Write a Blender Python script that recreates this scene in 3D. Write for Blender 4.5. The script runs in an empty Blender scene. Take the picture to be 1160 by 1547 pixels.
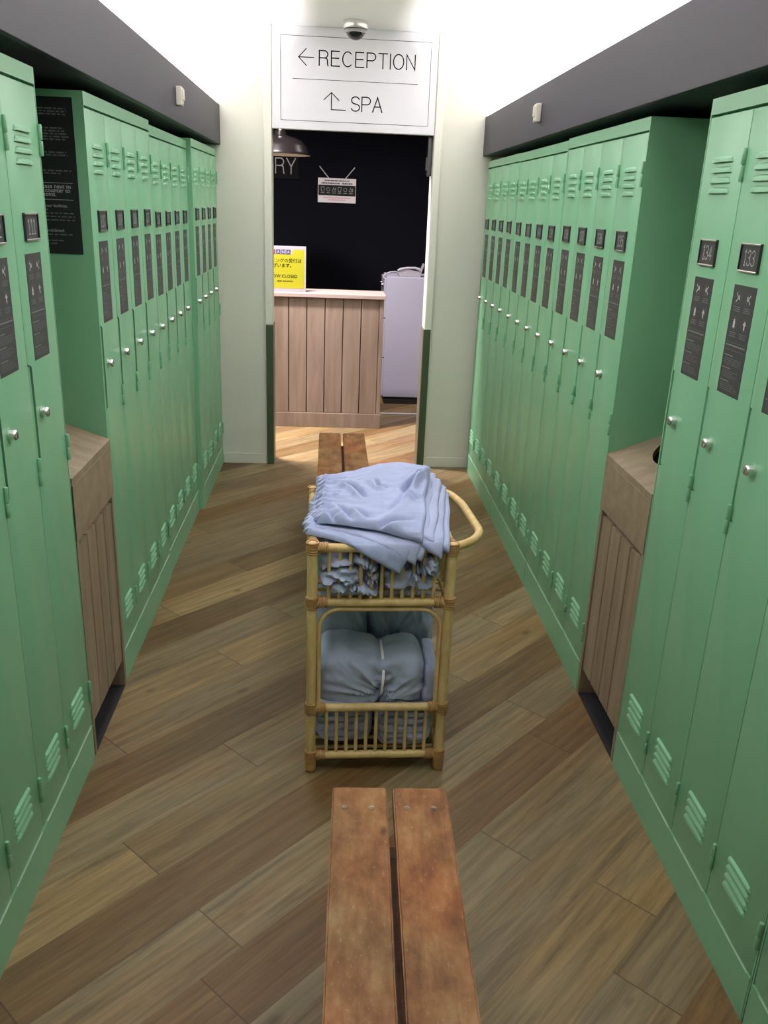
import bpy, bmesh, math, random
from mathutils import Vector, Matrix, noise

PI = math.pi
SC = bpy.context.scene
COL = SC.collection
random.seed(7)

# ------------------------------------------------------------------ helpers
def link(o, parent=None):
    COL.objects.link(o)
    if parent is not None:
        o.parent = parent
    return o

def new_mesh(name, bm, mats, smooth=None):
    bmesh.ops.recalc_face_normals(bm, faces=bm.faces[:])
    me = bpy.data.meshes.new(name)
    bm.to_mesh(me); bm.free()
    for m in (mats if isinstance(mats, (list, tuple)) else [mats]):
        me.materials.append(m)
    if smooth is not None:
        me.shade_smooth()
        if smooth < 180:
            try:
                me.set_sharp_from_angle(angle=math.radians(smooth))
            except Exception:
                pass
    return me

def obj(name, me, parent=None, loc=None):
    o = bpy.data.objects.new(name, me)
    if loc: o.location = loc
    return link(o, parent)

def mk(name, bm, mats, parent=None, smooth=None, loc=None):
    return obj(name, new_mesh(name, bm, mats, smooth), parent, loc)

def tag(o, label, cat, group=None):
    o['label'] = label; o['category'] = cat
    if group: o['group'] = group
    return o

def thing(name, label, cat, loc=(0, 0, 0), rotz=0, group=None):
    o = bpy.data.objects.new(name, None)
    o.empty_display_size = .05
    o.location = loc; o.rotation_euler = (0, 0, rotz)
    link(o)
    return tag(o, label, cat, group)

def struct(o):
    o['kind'] = 'structure'
    return o

def box(bm, x0, x1, y0, y1, z0, z1, mi=0, bev=0):
    vs = [bm.verts.new((x, y, z)) for x in (x0, x1) for y in (y0, y1) for z in (z0, z1)]
    idx = [(0, 1, 3, 2), (4, 6, 7, 5), (0, 4, 5, 1), (2, 3, 7, 6), (0, 2, 6, 4), (1, 5, 7, 3)]
    fs = [bm.faces.new([vs[i] for i in f]) for f in idx]
    for f in fs: f.material_index = mi
    if bev:
        es = list({e for f in fs for e in f.edges})
        r = bmesh.ops.bevel(bm, geom=es, offset=bev, segments=2, affect='EDGES', profile=.5)
        for f in r['faces']: f.material_index = mi
    return fs

def prism(bm, pts, d0, d1, axis='y', mi=0):
    """polygon pts (a,b) extruded between d0 and d1 along axis (y: a=x,b=z; x: a=y,b=z; z: a=x,b=y)"""
    def P(a, b, d):
        return {'y': (a, d, b), 'x': (d, a, b), 'z': (a, b, d)}[axis]
    A = [bm.verts.new(P(a, b, d0)) for a, b in pts]
    B = [bm.verts.new(P(a, b, d1)) for a, b in pts]
    n = len(pts); fs = [bm.faces.new(A), bm.faces.new(B[::-1])]
    for i in range(n):
        fs.append(bm.faces.new([A[i], A[(i + 1) % n], B[(i + 1) % n], B[i]]))
    for f in fs: f.material_index = mi
    return fs, A, B

def tube(bm, path, r, seg=10, mi=0, cap=True, closed=False):
    pts = [Vector(p) for p in path]
    rr = r if isinstance(r, (list, tuple)) else [r] * len(pts)
    rings = []
    up = Vector((0, 0, 1))
    n = len(pts)
    prevx = None
    for i, p in enumerate(pts):
        a = pts[(i - 1) % n] if (i > 0 or closed) else p
        b = pts[(i + 1) % n] if (i < n - 1 or closed) else p
        t = (b - a).normalized()
        if prevx is None:
            x = t.cross(up)
            if x.length < .05: x = t.cross(Vector((1, 0, 0)))
            x.normalize()
        else:
            x = (prevx - t * prevx.dot(t)).normalized()
        prevx = x
        y = t.cross(x)
        rings.append([bm.verts.new(p + (x * math.cos(2 * PI * k / seg) + y * math.sin(2 * PI * k / seg)) * rr[i]) for k in range(seg)])
    m = n if closed else n - 1
    for i in range(m):
        A, B = rings[i], rings[(i + 1) % n]
        for k in range(seg):
            f = bm.faces.new([A[k], A[(k + 1) % seg], B[(k + 1) % seg], B[k]]); f.material_index = mi
    if cap and not closed:
        f = bm.faces.new(rings[0][::-1]); f.material_index = mi
        f = bm.faces.new(rings[-1]); f.material_index = mi

def lathe(bm, prof, c=(0, 0, 0), seg=32, mi=0, axis='z'):
    c = Vector(c); rings = []
    def P(r, h, a):
        if axis == 'z': return c + Vector((r * math.cos(a), r * math.sin(a), h))
        if axis == 'y': return c + Vector((r * math.cos(a), h, r * math.sin(a)))
    for r, h in prof:
        if r < 1e-6: rings.append([bm.verts.new(P(0, h, 0))])
        else: rings.append([bm.verts.new(P(r, h, 2 * PI * k / seg)) for k in range(seg)])
    for A, B in zip(rings, rings[1:]):
        for k in range(seg):
            k2 = (k + 1) % seg
            if len(A) == 1 and len(B) == 1: continue
            if len(A) == 1: f = bm.faces.new([A[0], B[k], B[k2]])
            elif len(B) == 1: f = bm.faces.new([A[k], B[0], A[k2]])
            else: f = bm.faces.new([A[k], B[k], B[k2], A[k2]])
            f.material_index = mi

def arc(cx, cy, rx, ry, a0, a1, n=14):
    return [(cx + rx * math.cos(math.radians(a0 + (a1 - a0) * i / n)), cy + ry * math.sin(math.radians(a0 + (a1 - a0) * i / n))) for i in range(n + 1)]

RIB = 0
def ribbon(bm, pl, w, fn, mi=0):
    """flat stroke of width w along 2D polyline pl; fn maps (a,b)->3D"""
    pl = [p for i, p in enumerate(pl) if i == 0 or math.dist(p, pl[i - 1]) > 1e-5]
    global RIB
    RIB = (RIB + 1) % 6; lift = RIB * .00007; fn0 = fn      # strokes of one sign never share a plane
    fn = lambda a, b: (fn0(a, b)[0], fn0(a, b)[1] - lift, fn0(a, b)[2])
    n = len(pl); L = []; R = []
    cl = n > 2 and abs(pl[0][0] - pl[-1][0]) < 1e-6 and abs(pl[0][1] - pl[-1][1]) < 1e-6
    P = [Vector((p[0], p[1])) for p in pl]
    if not cl:
        d = (P[1] - P[0]).normalized(); P[0] = P[0] - d * w * .5 if n > 1 else P[0]
        d = (P[-1] - P[-2]).normalized(); P[-1] = P[-1] + d * w * .5
    for i in range(n):
        a = P[i - 1] if i > 0 else (P[-2] if cl else None)
        b = P[i + 1] if i < n - 1 else (P[1] if cl else None)
        ds = []
        if a is not None: ds.append((P[i] - a).normalized())
        if b is not None: ds.append((b - P[i]).normalized())
        nn = [Vector((-d.y, d.x)) for d in ds]
        m = nn[0] if len(nn) == 1 else (nn[0] + nn[1])
        if m.length < 1e-4: m = nn[0]
        m.normalize()
        k = 1 / max(.35, m.dot(nn[0]))
        L.append(bm.verts.new(fn(*(P[i] + m * w * .5 * k)))); R.append(bm.verts.new(fn(*(P[i] - m * w * .5 * k))))
    for i in range(n - 1):
        f = bm.faces.new([L[i], R[i], R[i + 1], L[i + 1]]); f.material_index = mi

GL = {
 'R': (.60, [[(0, 0), (0, 1), (.33, 1)] + arc(.33, .755, .23, .245, 90, -90) + [(0, .51)], [(.33, .51)] + arc(.36, .36, .18, .15, 80, 0, 6) + [(.55, .12), (.58, 0)]]),
 'E': (.55, [[(.52, 1), (0, 1), (0, 0), (.54, 0)], [(0, .53), (.48, .53)]]),
 'C': (.66, [arc(.33, .5, .33, .5, 48, 312, 26)]),
 'P': (.58, [[(0, 0), (0, 1), (.32, 1)] + arc(.32, .74, .25, .26, 90, -90) + [(0, .48)]]),
 'T': (.56, [[(0, 1), (.56, 1)], [(.28, 1), (.28, 0)]]),
 'I': (.02, [[(.01, 0), (.01, 1)]]),
 'O': (.68, [arc(.34, .5, .34, .5, 0, 360, 30)]),
 'N': (.56, [[(0, 0), (0, 1), (.56, 0), (.56, 1)]]),
 'S': (.56, [arc(.28, .75, .26, .25, 20, 235, 14) + [(.30, .49)] + arc(.28, .25, .28, .25, 65, -160, 14)]),
 'A': (.62, [[(0, 0), (.31, 1), (.62, 0)], [(.11, .36), (.51, .36)]]),
 'Y': (.60, [[(0, 1), (.3, .45), (.6, 1)], [(.3, .45), (.3, 0)]]),
 '0': (.5, [arc(.25, .5, .25, .5, 0, 360, 18)]),
 '1': (.34, [[(.03, .86), (.18, 1), (.18, 0)], [(.04, 0), (.32, 0)]]),
 '2': (.5, [arc(.25, .74, .23, .26, 170, -30, 10) + [(.02, 0), (.5, 0)]]),
 '3': (.5, [arc(.24, .75, .22, .25, 160, -80, 10) + [(.22, .52)] + arc(.24, .26, .25, .26, 80, -160, 12)]),
 '4': (.5, [[(.37, 0), (.37, 1), (0, .3), (.5, .3)]]),
 '5': (.5, [[(.45, 1), (.07, 1), (.04, .55)] + arc(.23, .32, .25, .32, 125, -150, 12)]),
 '6': (.5, [arc(.26, .3, .23, .3, 150, -210, 16) + [(.1, .7), (.38, 1)]]),
 '7': (.5, [[(0, 1), (.5, 1), (.16, 0)]]),
 '8': (.5, [arc(.25, .76, .2, .24, 0, 360, 14), arc(.25, .26, .24, .26, 0, 360, 14)]),
 '9': (.5, [arc(.24, .7, .23, .3, 0, 360, 16), [(.47, .7), (.12, 0)]]),
}
def text_strokes(bm, s, h, w, fn, x0=0, z0=0, width=None, sp=.2, mi=0):
    tot = sum(GL[c][0] for c in s) + sp * (len(s) - 1)
    kx = (width / tot) if width else h
    x = 0
    for c in s:
        wd, st = GL[c]
        for pl in st:
            ribbon(bm, [(x0 + (x + a) * kx, z0 + b * h) for a, b in pl], w, fn, mi)
        x += wd + sp

def font_mesh(bm, s, size, M, align='LEFT', mi=0, bold=0):
    cu = bpy.data.curves.new('t', 'FONT'); cu.body = s; cu.size = size; cu.align_x = align; cu.offset = bold
    cu.resolution_u = 3
    o = bpy.data.objects.new('t', cu); COL.objects.link(o)
    bpy.context.view_layer.update()
    dg = bpy.context.evaluated_depsgraph_get()
    me = bpy.data.meshes.new_from_object(o.evaluated_get(dg))
    me.transform(M)
    n = len(bm.faces)
    bm.from_mesh(me)
    bm.faces.ensure_lookup_table()
    for f in bm.faces[n:]: f.material_index = mi
    bpy.data.objects.remove(o); bpy.data.curves.remove(cu); bpy.data.meshes.remove(me)

# ------------------------------------------------------------------ materials
def mat(name, col, rough=.5, metal=0, spec=.5, bump=0, bscale=200, var=0, vscale=3, emit=None, coat=0):
    m = bpy.data.materials.new(name); m.use_nodes = True
    nt = m.node_tree; b = nt.nodes['Principled BSDF']
    b.inputs['Base Color'].default_value = (*col, 1)
    b.inputs['Roughness'].default_value = rough
    b.inputs['Metallic'].default_value = metal
    b.inputs['Specular IOR Level'].default_value = spec
    if coat:
        b.inputs['Coat Weight'].default_value = coat; b.inputs['Coat Roughness'].default_value = .15
    tc = nt.nodes.new('ShaderNodeTexCoord')
    if var:
        n = nt.nodes.new('ShaderNodeTexNoise'); n.inputs['Scale'].default_value = vscale; n.inputs['Detail'].default_value = 4
        nt.links.new(tc.outputs['Object'], n.inputs['Vector'])
        mr = nt.nodes.new('ShaderNodeMapRange'); mr.inputs[1].default_value = .3; mr.inputs[2].default_value = .7
        mr.inputs[3].default_value = 1 - var; mr.inputs[4].default_value = 1 + var
        nt.links.new(n.outputs['Fac'], mr.inputs[0])
        mx = nt.nodes.new('ShaderNodeMix'); mx.data_type = 'RGBA'; mx.blend_type = 'MULTIPLY'; mx.inputs[0].default_value = 1
        mx.inputs[6].default_value = (*col, 1); nt.links.new(mr.outputs[0], mx.inputs[7]); nt.links.new(mx.outputs[2], b.inputs['Base Color'])
    if bump:
        n = nt.nodes.new('ShaderNodeTexNoise'); n.inputs['Scale'].default_value = bscale; n.inputs['Detail'].default_value = 2
        nt.links.new(tc.outputs['Object'], n.inputs['Vector'])
        bp = nt.nodes.new('ShaderNodeBump'); bp.inputs['Strength'].default_value = bump; bp.inputs['Distance'].default_value = .002
        nt.links.new(n.outputs['Fac'], bp.inputs['Height']); nt.links.new(bp.outputs['Normal'], b.inputs['Normal'])
    if emit:
        b.inputs['Emission Color'].default_value = (*col, 1); b.inputs['Emission Strength'].default_value = emit
    return m

def ramp(nt, stops):
    r = nt.nodes.new('ShaderNodeValToRGB'); e = r.color_ramp.elements
    while len(e) > 1: e.remove(e[-1])
    e[0].position = stops[0][0]; e[0].color = (*stops[0][1], 1)
    for p, c in stops[1:]:
        q = e.new(p); q.color = (*c, 1)
    return r

def wood(name, c0, c1, c2, scale=(30, 30, 2.2), rough=.5, knots=.0, bump=.15, blotch=0.0, blotchcol=(.1, .04, .02), spec=.4):
    m = bpy.data.materials.new(name); m.use_nodes = True
    nt = m.node_tree; N = nt.nodes; L = nt.links; b = N['Principled BSDF']
    tc = N.new('ShaderNodeTexCoord'); mp = N.new('ShaderNodeMapping'); mp.inputs['Scale'].default_value = scale
    L.new(tc.outputs['Object'], mp.inputs['Vector'])
    n1 = N.new('ShaderNodeTexNoise'); n1.inputs['Scale'].default_value = 1; n1.inputs['Detail'].default_value = 6; n1.inputs['Roughness'].default_value = .65
    n1.inputs['Distortion'].default_value = .6
    L.new(mp.outputs[0], n1.inputs['Vector'])
    r = ramp(nt, [(.25, c0), (.5, c1), (.75, c2)])
    L.new(n1.outputs['Fac'], r.inputs[0])
    out = r.outputs[0]
    if knots or blotch:
        n2 = N.new('ShaderNodeTexNoise'); n2.inputs['Scale'].default_value = 1.0; n2.inputs['Detail'].default_value = 3
        mp2 = N.new('ShaderNodeMapping'); mp2.inputs['Scale'].default_value = tuple(s * .42 for s in scale)
        L.new(tc.outputs['Object'], mp2.inputs['Vector']); L.new(mp2.outputs[0], n2.inputs['Vector'])
        mr = N.new('ShaderNodeMapRange'); mr.inputs[1].default_value = .52; mr.inputs[2].default_value = .72; mr.inputs[3].default_value = 0; mr.inputs[4].default_value = max(knots, blotch)
        L.new(n2.outputs['Fac'], mr.inputs[0])
        mx = N.new('ShaderNodeMix'); mx.data_type = 'RGBA'; L.new(mr.outputs[0], mx.inputs[0]); L.new(out, mx.inputs[6]); mx.inputs[7].default_value = (*blotchcol, 1)
        out = mx.outputs[2]
    L.new(out, b.inputs['Base Color'])
    b.inputs['Roughness'].default_value = rough; b.inputs['Specular IOR Level'].default_value = spec
    bp = N.new('ShaderNodeBump'); bp.inputs['Strength'].default_value = bump; bp.inputs['Distance'].default_value = .002
    L.new(n1.outputs['Fac'], bp.inputs['Height']); L.new(bp.outputs['Normal'], b.inputs['Normal'])
    return m

def floor_mat(name, gain=1.0):
    m = bpy.data.materials.new(name); m.use_nodes = True
    nt = m.node_tree; N = nt.nodes; L = nt.links; b = N['Principled BSDF']
    def math_(op, a, bb=None, c=None):
        n = N.new('ShaderNodeMath'); n.operation = op
        for i, v in enumerate((a, bb, c)):
            if v is None: continue
            if isinstance(v, (int, float)): n.inputs[i].default_value = v
            else: L.new(v, n.inputs[i])
        return n.outputs[0]
    tc = N.new('ShaderNodeTexCoord'); sx = N.new('ShaderNodeSeparateXYZ'); L.new(tc.outputs['Object'], sx.inputs[0])
    X, Y = sx.outputs[0], sx.outputs[1]
    a = math_('MULTIPLY', math_('ADD', X, Y), .70711)
    bq = math_('MULTIPLY', math_('SUBTRACT', Y, X), .70711)
    row = math_('DIVIDE', math_('SUBTRACT', bq, 1.143), .1555)
    ri = math_('FLOOR', row); rf = math_('FRACT', row)
    wn = N.new('ShaderNodeTexWhiteNoise'); wn.noise_dimensions = '1D'; L.new(math_('ADD', ri, 3.3), wn.inputs['W'])
    # tone and joint position per row of planks
    LG, TN, GM, DB, DO, MD = (.245, .190, .120), (.268, .196, .108), (.205, .155, .096), (.158, .104, .052), (.182, .107, .048), (.195, .138, .082)
    rows = [MD, GM, DO, LG, TN, GM, LG, DO, LG, DB, TN, LG, DB, GM, TN, LG, DB, TN, DB, GM, LG, MD, DO, GM, MD, LG, DB, GM, TN, MD, DB]   # rows -8 .. 22
    offs = {0: .9, 2: .9, 3: 1.337 - 1.25, -4: .37, 6: .42}
    rix = math_('DIVIDE', math_('ADD', ri, 8.5), 31.0)
    tone = ramp(nt, [(k / 31, c) for k, c in enumerate(rows)]); tone.color_ramp.interpolation = 'CONSTANT'
    L.new(rix, tone.inputs[0])
    orp = ramp(nt, [(k / 31, (((offs.get(k - 8, (k * .47) % 1.25)) / 1.25),) * 3) for k in range(31)]); orp.color_ramp.interpolation = 'CONSTANT'
    L.new(rix, orp.inputs[0])
    off = math_('MULTIPLY', orp.outputs[0], 1.25)
    al = math_('DIVIDE', math_('SUBTRACT', a, off), 1.25)
    ai = math_('FLOOR', al); af = math_('FRACT', al)
    cid = N.new('ShaderNodeCombineXYZ'); L.new(ri, cid.inputs[0]); L.new(ai, cid.inputs[1])
    w2 = N.new('ShaderNodeTexWhiteNoise'); w2.noise_dimensions = '2D'; L.new(cid.outputs[0], w2.inputs['Vector'])
    pv = N.new('ShaderNodeMapRange'); pv.inputs[3].default_value = .84; pv.inputs[4].default_value = 1.16; L.new(w2.outputs['Value'], pv.inputs[0])
    tv = N.new('ShaderNodeMix'); tv.data_type = 'RGBA'; tv.blend_type = 'MULTIPLY'; tv.inputs[0].default_value = 1
    L.new(tone.outputs[0], tv.inputs[6]); L.new(pv.outputs[0], tv.inputs[7])
    # grain
    cv = N.new('ShaderNodeCombineXYZ')
    L.new(math_('ADD', math_('MULTIPLY', a, 2.6), math_('MULTIPLY', w2.outputs['Value'], 37.)), cv.inputs[0]); L.new(math_('MULTIPLY', bq, 46.), cv.inputs[1]); L.new(math_('MULTIPLY', ri, 1.7), cv.inputs[2])
    n1 = N.new('ShaderNodeTexNoise'); n1.inputs['Scale'].default_value = 1; n1.inputs['Detail'].default_value = 7; n1.inputs['Roughness'].default_value = .75; n1.inputs['Distortion'].default_value = .5
    L.new(cv.outputs[0], n1.inputs['Vector'])
    g = N.new('ShaderNodeMapRange'); g.inputs[1].default_value = .25; g.inputs[2].default_value = .75; g.inputs[3].default_value = .42; g.inputs[4].default_value = 1.56
    L.new(n1.outputs['Fac'], g.inputs[0])
    # broad streaks inside a plank
    cv2 = N.new('ShaderNodeCombineXYZ')
    L.new(math_('ADD', math_('MULTIPLY', a, 1.3), math_('MULTIPLY', w2.outputs['Value'], 91.)), cv2.inputs[0]); L.new(math_('MULTIPLY', bq, 9.), cv2.inputs[1])
    n2 = N.new('ShaderNodeTexNoise'); n2.inputs['Scale'].default_value = 1; n2.inputs['Detail'].default_value = 3; L.new(cv2.outputs[0], n2.inputs['Vector'])
    warm = N.new('ShaderNodeMix'); warm.data_type = 'RGBA'; warm.blend_type = 'MULTIPLY'
    st = N.new('ShaderNodeMapRange'); st.inputs[1].default_value = .45; st.inputs[2].default_value = .7; st.inputs[3].default_value = 0; st.inputs[4].default_value = .7
    L.new(n2.outputs['Fac'], st.inputs[0]); L.new(st.outputs[0], warm.inputs[0]); L.new(tv.outputs[2], warm.inputs[6]); warm.inputs[7].default_value = (.92, .72, .52, 1)
    mx = N.new('ShaderNodeMix'); mx.data_type = 'RGBA'; mx.blend_type = 'MULTIPLY'; mx.inputs[0].default_value = 1
    L.new(warm.outputs[2], mx.inputs[6]); L.new(g.outputs[0], mx.inputs[7])
    # knots
    cv3 = N.new('ShaderNodeCombineXYZ'); L.new(math_('MULTIPLY', a, 3.2), cv3.inputs[0]); L.new(math_('MULTIPLY', bq, 6.5), cv3.inputs[1])
    vo = N.new('ShaderNodeTexVoronoi'); vo.inputs['Scale'].default_value = 1.0; L.new(cv3.outputs[0], vo.inputs['Vector'])
    kn = N.new('ShaderNodeMapRange'); kn.inputs[1].default_value = .03; kn.inputs[2].default_value = .10; kn.inputs[3].default_value = .55; kn.inputs[4].default_value = 0
    L.new(vo.outputs['Distance'], kn.inputs[0])
    m3 = N.new('ShaderNodeMix'); m3.data_type = 'RGBA'; L.new(kn.outputs[0], m3.inputs[0]); L.new(mx.outputs[2], m3.inputs[6]); m3.inputs[7].default_value = (.05, .03, .016, 1)
    # joints
    def edge(f, w):
        return math_('LESS_THAN', math_('MINIMUM', f, math_('SUBTRACT', 1.0, f)), w)
    jt = math_('MAXIMUM', math_('MULTIPLY', edge(rf, .006), .45), edge(af, .0014))
    m4 = N.new('ShaderNodeMix'); m4.data_type = 'RGBA'; L.new(math_('MULTIPLY', jt, .65), m4.inputs[0]); L.new(m3.outputs[2], m4.inputs[6]); m4.inputs[7].default_value = (.05, .035, .022, 1)
    mg = N.new('ShaderNodeMix'); mg.data_type = 'RGBA'; mg.blend_type = 'MULTIPLY'; mg.inputs[0].default_value = 1
    L.new(m4.outputs[2], mg.inputs[6]); mg.inputs[7].default_value = (gain, gain * .97, gain * .80, 1)
    L.new(mg.outputs[2], b.inputs['Base Color'])
    b.inputs['Roughness'].default_value = .47; b.inputs['Specular IOR Level'].default_value = .35
    bp = N.new('ShaderNodeBump'); bp.inputs['Strength'].default_value = .12; bp.inputs['Distance'].default_value = .002
    L.new(n1.outputs['Fac'], bp.inputs['Height']); L.new(bp.outputs['Normal'], b.inputs['Normal'])
    return m

GREEN = mat('green_locker_paint', (.20, .455, .262), .36, bump=.05, bscale=240, var=.03, vscale=2)
GREEN_IN = mat('green_locker_paint_flat', (.19,.43,.25), .45)
GREEN_D = mat('dark_green_rubber_wrap', (.052, .080, .040), .5)
EDGE = mat('painted_edge_highlight', (.42, .56, .42), .4)  # paler green paints in the light caught along the plinth's top edge
STICK = mat('charcoal_sticker', (.045, .042, .046), .45)
STICK2 = mat('black_poster', (.010, .012, .013), .5)
WHITEINK = mat('pale_print', (.50, .50, .50), .6)
GREYINK = mat('grey_print', (.16, .16, .165), .6)
CHROME = mat('brushed_chrome', (.78, .77, .74), .22, metal=1)
DULL = mat('dull_steel', (.32, .27, .22), .45, metal=.7)
STEELD = mat('dark_steel', (.10, .10, .10), .35, metal=1)
WALL = mat('pale_grey_green_paint', (.60, .60, .515), .6, bump=.05, bscale=120, var=.02, vscale=2)
CEIL = mat('ceiling_white', (.85, .845, .845), .8)
SOFF = mat('purple_grey_laminate', (.036, .033, .048), .45, spec=.25)
SIGNW = mat('sign_white_acrylic', (.64, .635, .67), .4)
SIGNK = mat('sign_dark_ink', (.006, .006, .007), .8, spec=.06)
FRAME = mat('frame_off_white', (.66, .655, .57), .45)
REVEAL = mat('taupe_steel_plate', (.20, .17, .14), .4)
OAK = wood('grey_oak_laminate', (.185, .138, .088), (.265, .202, .132), (.335, .265, .178), (26, 26, 2.2), .55, blotch=.35, blotchcol=(.17, .11, .07))
OAKF = wood('grey_oak_laminate_fascia', (.185, .138, .088), (.265, .202, .132), (.335, .265, .178), (14, 14, 14), .55, blotch=.3, blotchcol=(.17, .11, .07))
OAKH = wood('grey_oak_laminate_level', (.185, .138, .088), (.265, .202, .132), (.335, .265, .178), (26, 2.6, 26), .55, blotch=.3, blotchcol=(.17, .11, .07))
OAKR = wood('pale_oak_counter', (.165, .115, .085), (.225, .168, .13), (.275, .213, .172), (17, 17, 1.7), .55, blotch=.5, blotchcol=(.145, .095, .065))
OAKT = wood('pale_oak_counter_top', (.29, .22, .195), (.335, .26, .235), (.37, .295, .27), (2.2, 22, 22), .45)
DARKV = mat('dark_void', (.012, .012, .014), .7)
PLINTH = mat('dark_kick_panel', (.022, .021, .024), .5)
def bench_mat():
    m = wood('worn_orange_brown_bench_wood', (.62, .60, .58), (1, 1, 1), (1.28, 1.25, 1.2), (46, 3.2, 46), .62, spec=.25)
    nt = m.node_tree; N = nt.nodes; L = nt.links; b = N['Principled BSDF']
    grain = b.inputs['Base Color'].links[0].from_socket
    tc = N.new('ShaderNodeTexCoord')
    def noise_(sc, scale, det, rough):
        mp = N.new('ShaderNodeMapping'); mp.inputs['Scale'].default_value = sc; L.new(tc.outputs['Object'], mp.inputs['Vector'])
        n = N.new('ShaderNodeTexNoise'); n.inputs['Scale'].default_value = scale; n.inputs['Detail'].default_value = det; n.inputs['Roughness'].default_value = rough
        L.new(mp.outputs[0], n.inputs['Vector']); return n.outputs['Fac']
    p = noise_((1.5, .8, 1.5), 13, 6, .62)
    r = ramp(nt, [(.30, (.120, .050, .020)), (.44, (.205, .092, .034)), (.56, (.265, .132, .052)), (.70, (.33, .20, .095))]); L.new(p, r.inputs[0])
    big = noise_((1, .7, 1), 4.5, 2, .5)
    r2 = ramp(nt, [(.35, (1.12, .88, .72)), (.65, (.92, 1.02, 1.02))]); L.new(big, r2.inputs[0])
    m1 = N.new('ShaderNodeMix'); m1.data_type = 'RGBA'; m1.blend_type = 'MULTIPLY'; m1.inputs[0].default_value = 1; L.new(r.outputs[0], m1.inputs[6]); L.new(r2.outputs[0], m1.inputs[7])
    m2 = N.new('ShaderNodeMix'); m2.data_type = 'RGBA'; m2.blend_type = 'MULTIPLY'; m2.inputs[0].default_value = .55; L.new(m1.outputs[2], m2.inputs[6]); L.new(grain, m2.inputs[7])
    # dark knots and pale scuffs
    mp = N.new('ShaderNodeMapping'); mp.inputs['Scale'].default_value = (9, 5, 9); L.new(tc.outputs['Object'], mp.inputs['Vector'])
    vo = N.new('ShaderNodeTexVoronoi'); vo.inputs['Scale'].default_value = 1; L.new(mp.outputs[0], vo.inputs['Vector'])
    k = N.new('ShaderNodeMapRange'); k.inputs[1].default_value = .04; k.inputs[2].default_value = .09; k.inputs[3].default_value = .7; k.inputs[4].default_value = 0; L.new(vo.outputs['Distance'], k.inputs[0])
    m3 = N.new('ShaderNodeMix'); m3.data_type = 'RGBA'; L.new(k.outputs[0], m3.inputs[0]); L.new(m2.outputs[2], m3.inputs[6]); m3.inputs[7].default_value = (.05, .02, .01, 1)
    f = noise_((2, 1, 2), 60, 3, .7)
    k2 = N.new('ShaderNodeMapRange'); k2.inputs[1].default_value = .60; k2.inputs[2].default_value = .72; k2.inputs[3].default_value = 0; k2.inputs[4].default_value = .45; L.new(f, k2.inputs[0])
    m4 = N.new('ShaderNodeMix'); m4.data_type = 'RGBA'; L.new(k2.outputs[0], m4.inputs[0]); L.new(m3.outputs[2], m4.inputs[6]); m4.inputs[7].default_value = (.42, .28, .16, 1)
    L.new(m4.outputs[2], b.inputs['Base Color'])
    return m
BENCH = bench_mat()
BENCHD = wood('dark_bench_underframe', (.06, .026, .014), (.09, .04, .02), (.12, .055, .03), (8, 30, 30), .6)
RATTAN = wood('honey_rattan', (.50, .34, .13), (.62, .45, .19), (.72, .55, .27), (40, 40, 14), .42, blotch=.3, blotchcol=(.40, .22, .07))
RATTAND = wood('binding_rattan', (.32, .165, .055), (.42, .235, .085), (.50, .30, .12), (60, 60, 60), .45)
FLOOR = floor_mat('diagonal_plank_floor', .82)
FLOORB = floor_mat('diagonal_plank_floor_reception', 1.05)
BLACKW = mat('black_wall_paint', (.0022, .0026, .0045), .9, spec=.06)
YELLOW = mat('yellow_print', (.27, .26, .012), .6, spec=.15)
LAV = mat('lavender_white_metal', (.30, .30, .375), .4)
PLASTW = mat('white_plastic', (.26, .25, .28), .45)
BEIGE = mat('beige_plastic', (.55, .52, .45), .5)
STRING = mat('white_string', (.85, .85, .86), .6)

def cloth_mat(name, col):
    m = mat(name, col, .85, spec=.15, bump=.25, bscale=700, var=.06, vscale=14)
    b = m.node_tree.nodes['Principled BSDF']
    b.inputs['Sheen Weight'].default_value = .15
    return m
BLUE = [cloth_mat('pale_blue_cotton_' + w, c) for w, c in (('light', (.345, .39, .575)), ('mid', (.32, .375, .55)), ('soft', (.36, .405, .58)), ('grey', (.36, .41, .54)))]

# ------------------------------------------------------------------ dimensions (metres)
XL, XR = -.662, .8555          # locker fronts
SL, SR = -.625, .827           # bulkhead fronts
D = 5.129                      # end wall
ZT, ZB, ZC = 2.0145, 1.816, 2.41
DL, DR = -.345, .549           # doorway
DEP = .515
YB = -1.6

# ------------------------------------------------------------------ setting
bm = bmesh.new(); box(bm, -1.3, 1.5, YB - .1, D + .06, -.1, 0); struct(mk('floor', bm, FLOOR))
bm = bmesh.new(); box(bm, -3.2, 2.2, D + .06, 7.6, -.1, 0); struct(mk('floor_reception', bm, FLOORB))
bm = bmesh.new(); box(bm, -1.3, 1.5, YB - .1, D + .12, ZC, ZC + .1); struct(mk('ceiling', bm, CEIL))
bm = bmesh.new(); box(bm, -3.2, 2.2, D + .12, 7.6, 2.75, 2.85); struct(mk('ceiling_reception', bm, BLACKW))
bm = bmesh.new(); box(bm, -1.3, XL - DEP - .022, YB, D, 0, ZC); struct(mk('wall_left', bm, WALL))
bm = bmesh.new(); box(bm, XL - DEP - .006, XL, YB, 1.262, 0, ZB - .002); struct(mk('wall_left_near', bm, WALL))
bm = bmesh.new(); box(bm, XR + DEP + .006, 1.5, YB, D, 0, ZC); struct(mk('wall_right', bm, WALL))
bm = bmesh.new(); box(bm, XR, XR + DEP + .006, YB, .375, 0, ZB - .002); struct(mk('wall_right_near', bm, WALL))
bm = bmesh.new(); box(bm, -1.3, 1.5, YB - .1, YB, 0, ZC); struct(mk('wall_back', bm, WALL))
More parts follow.
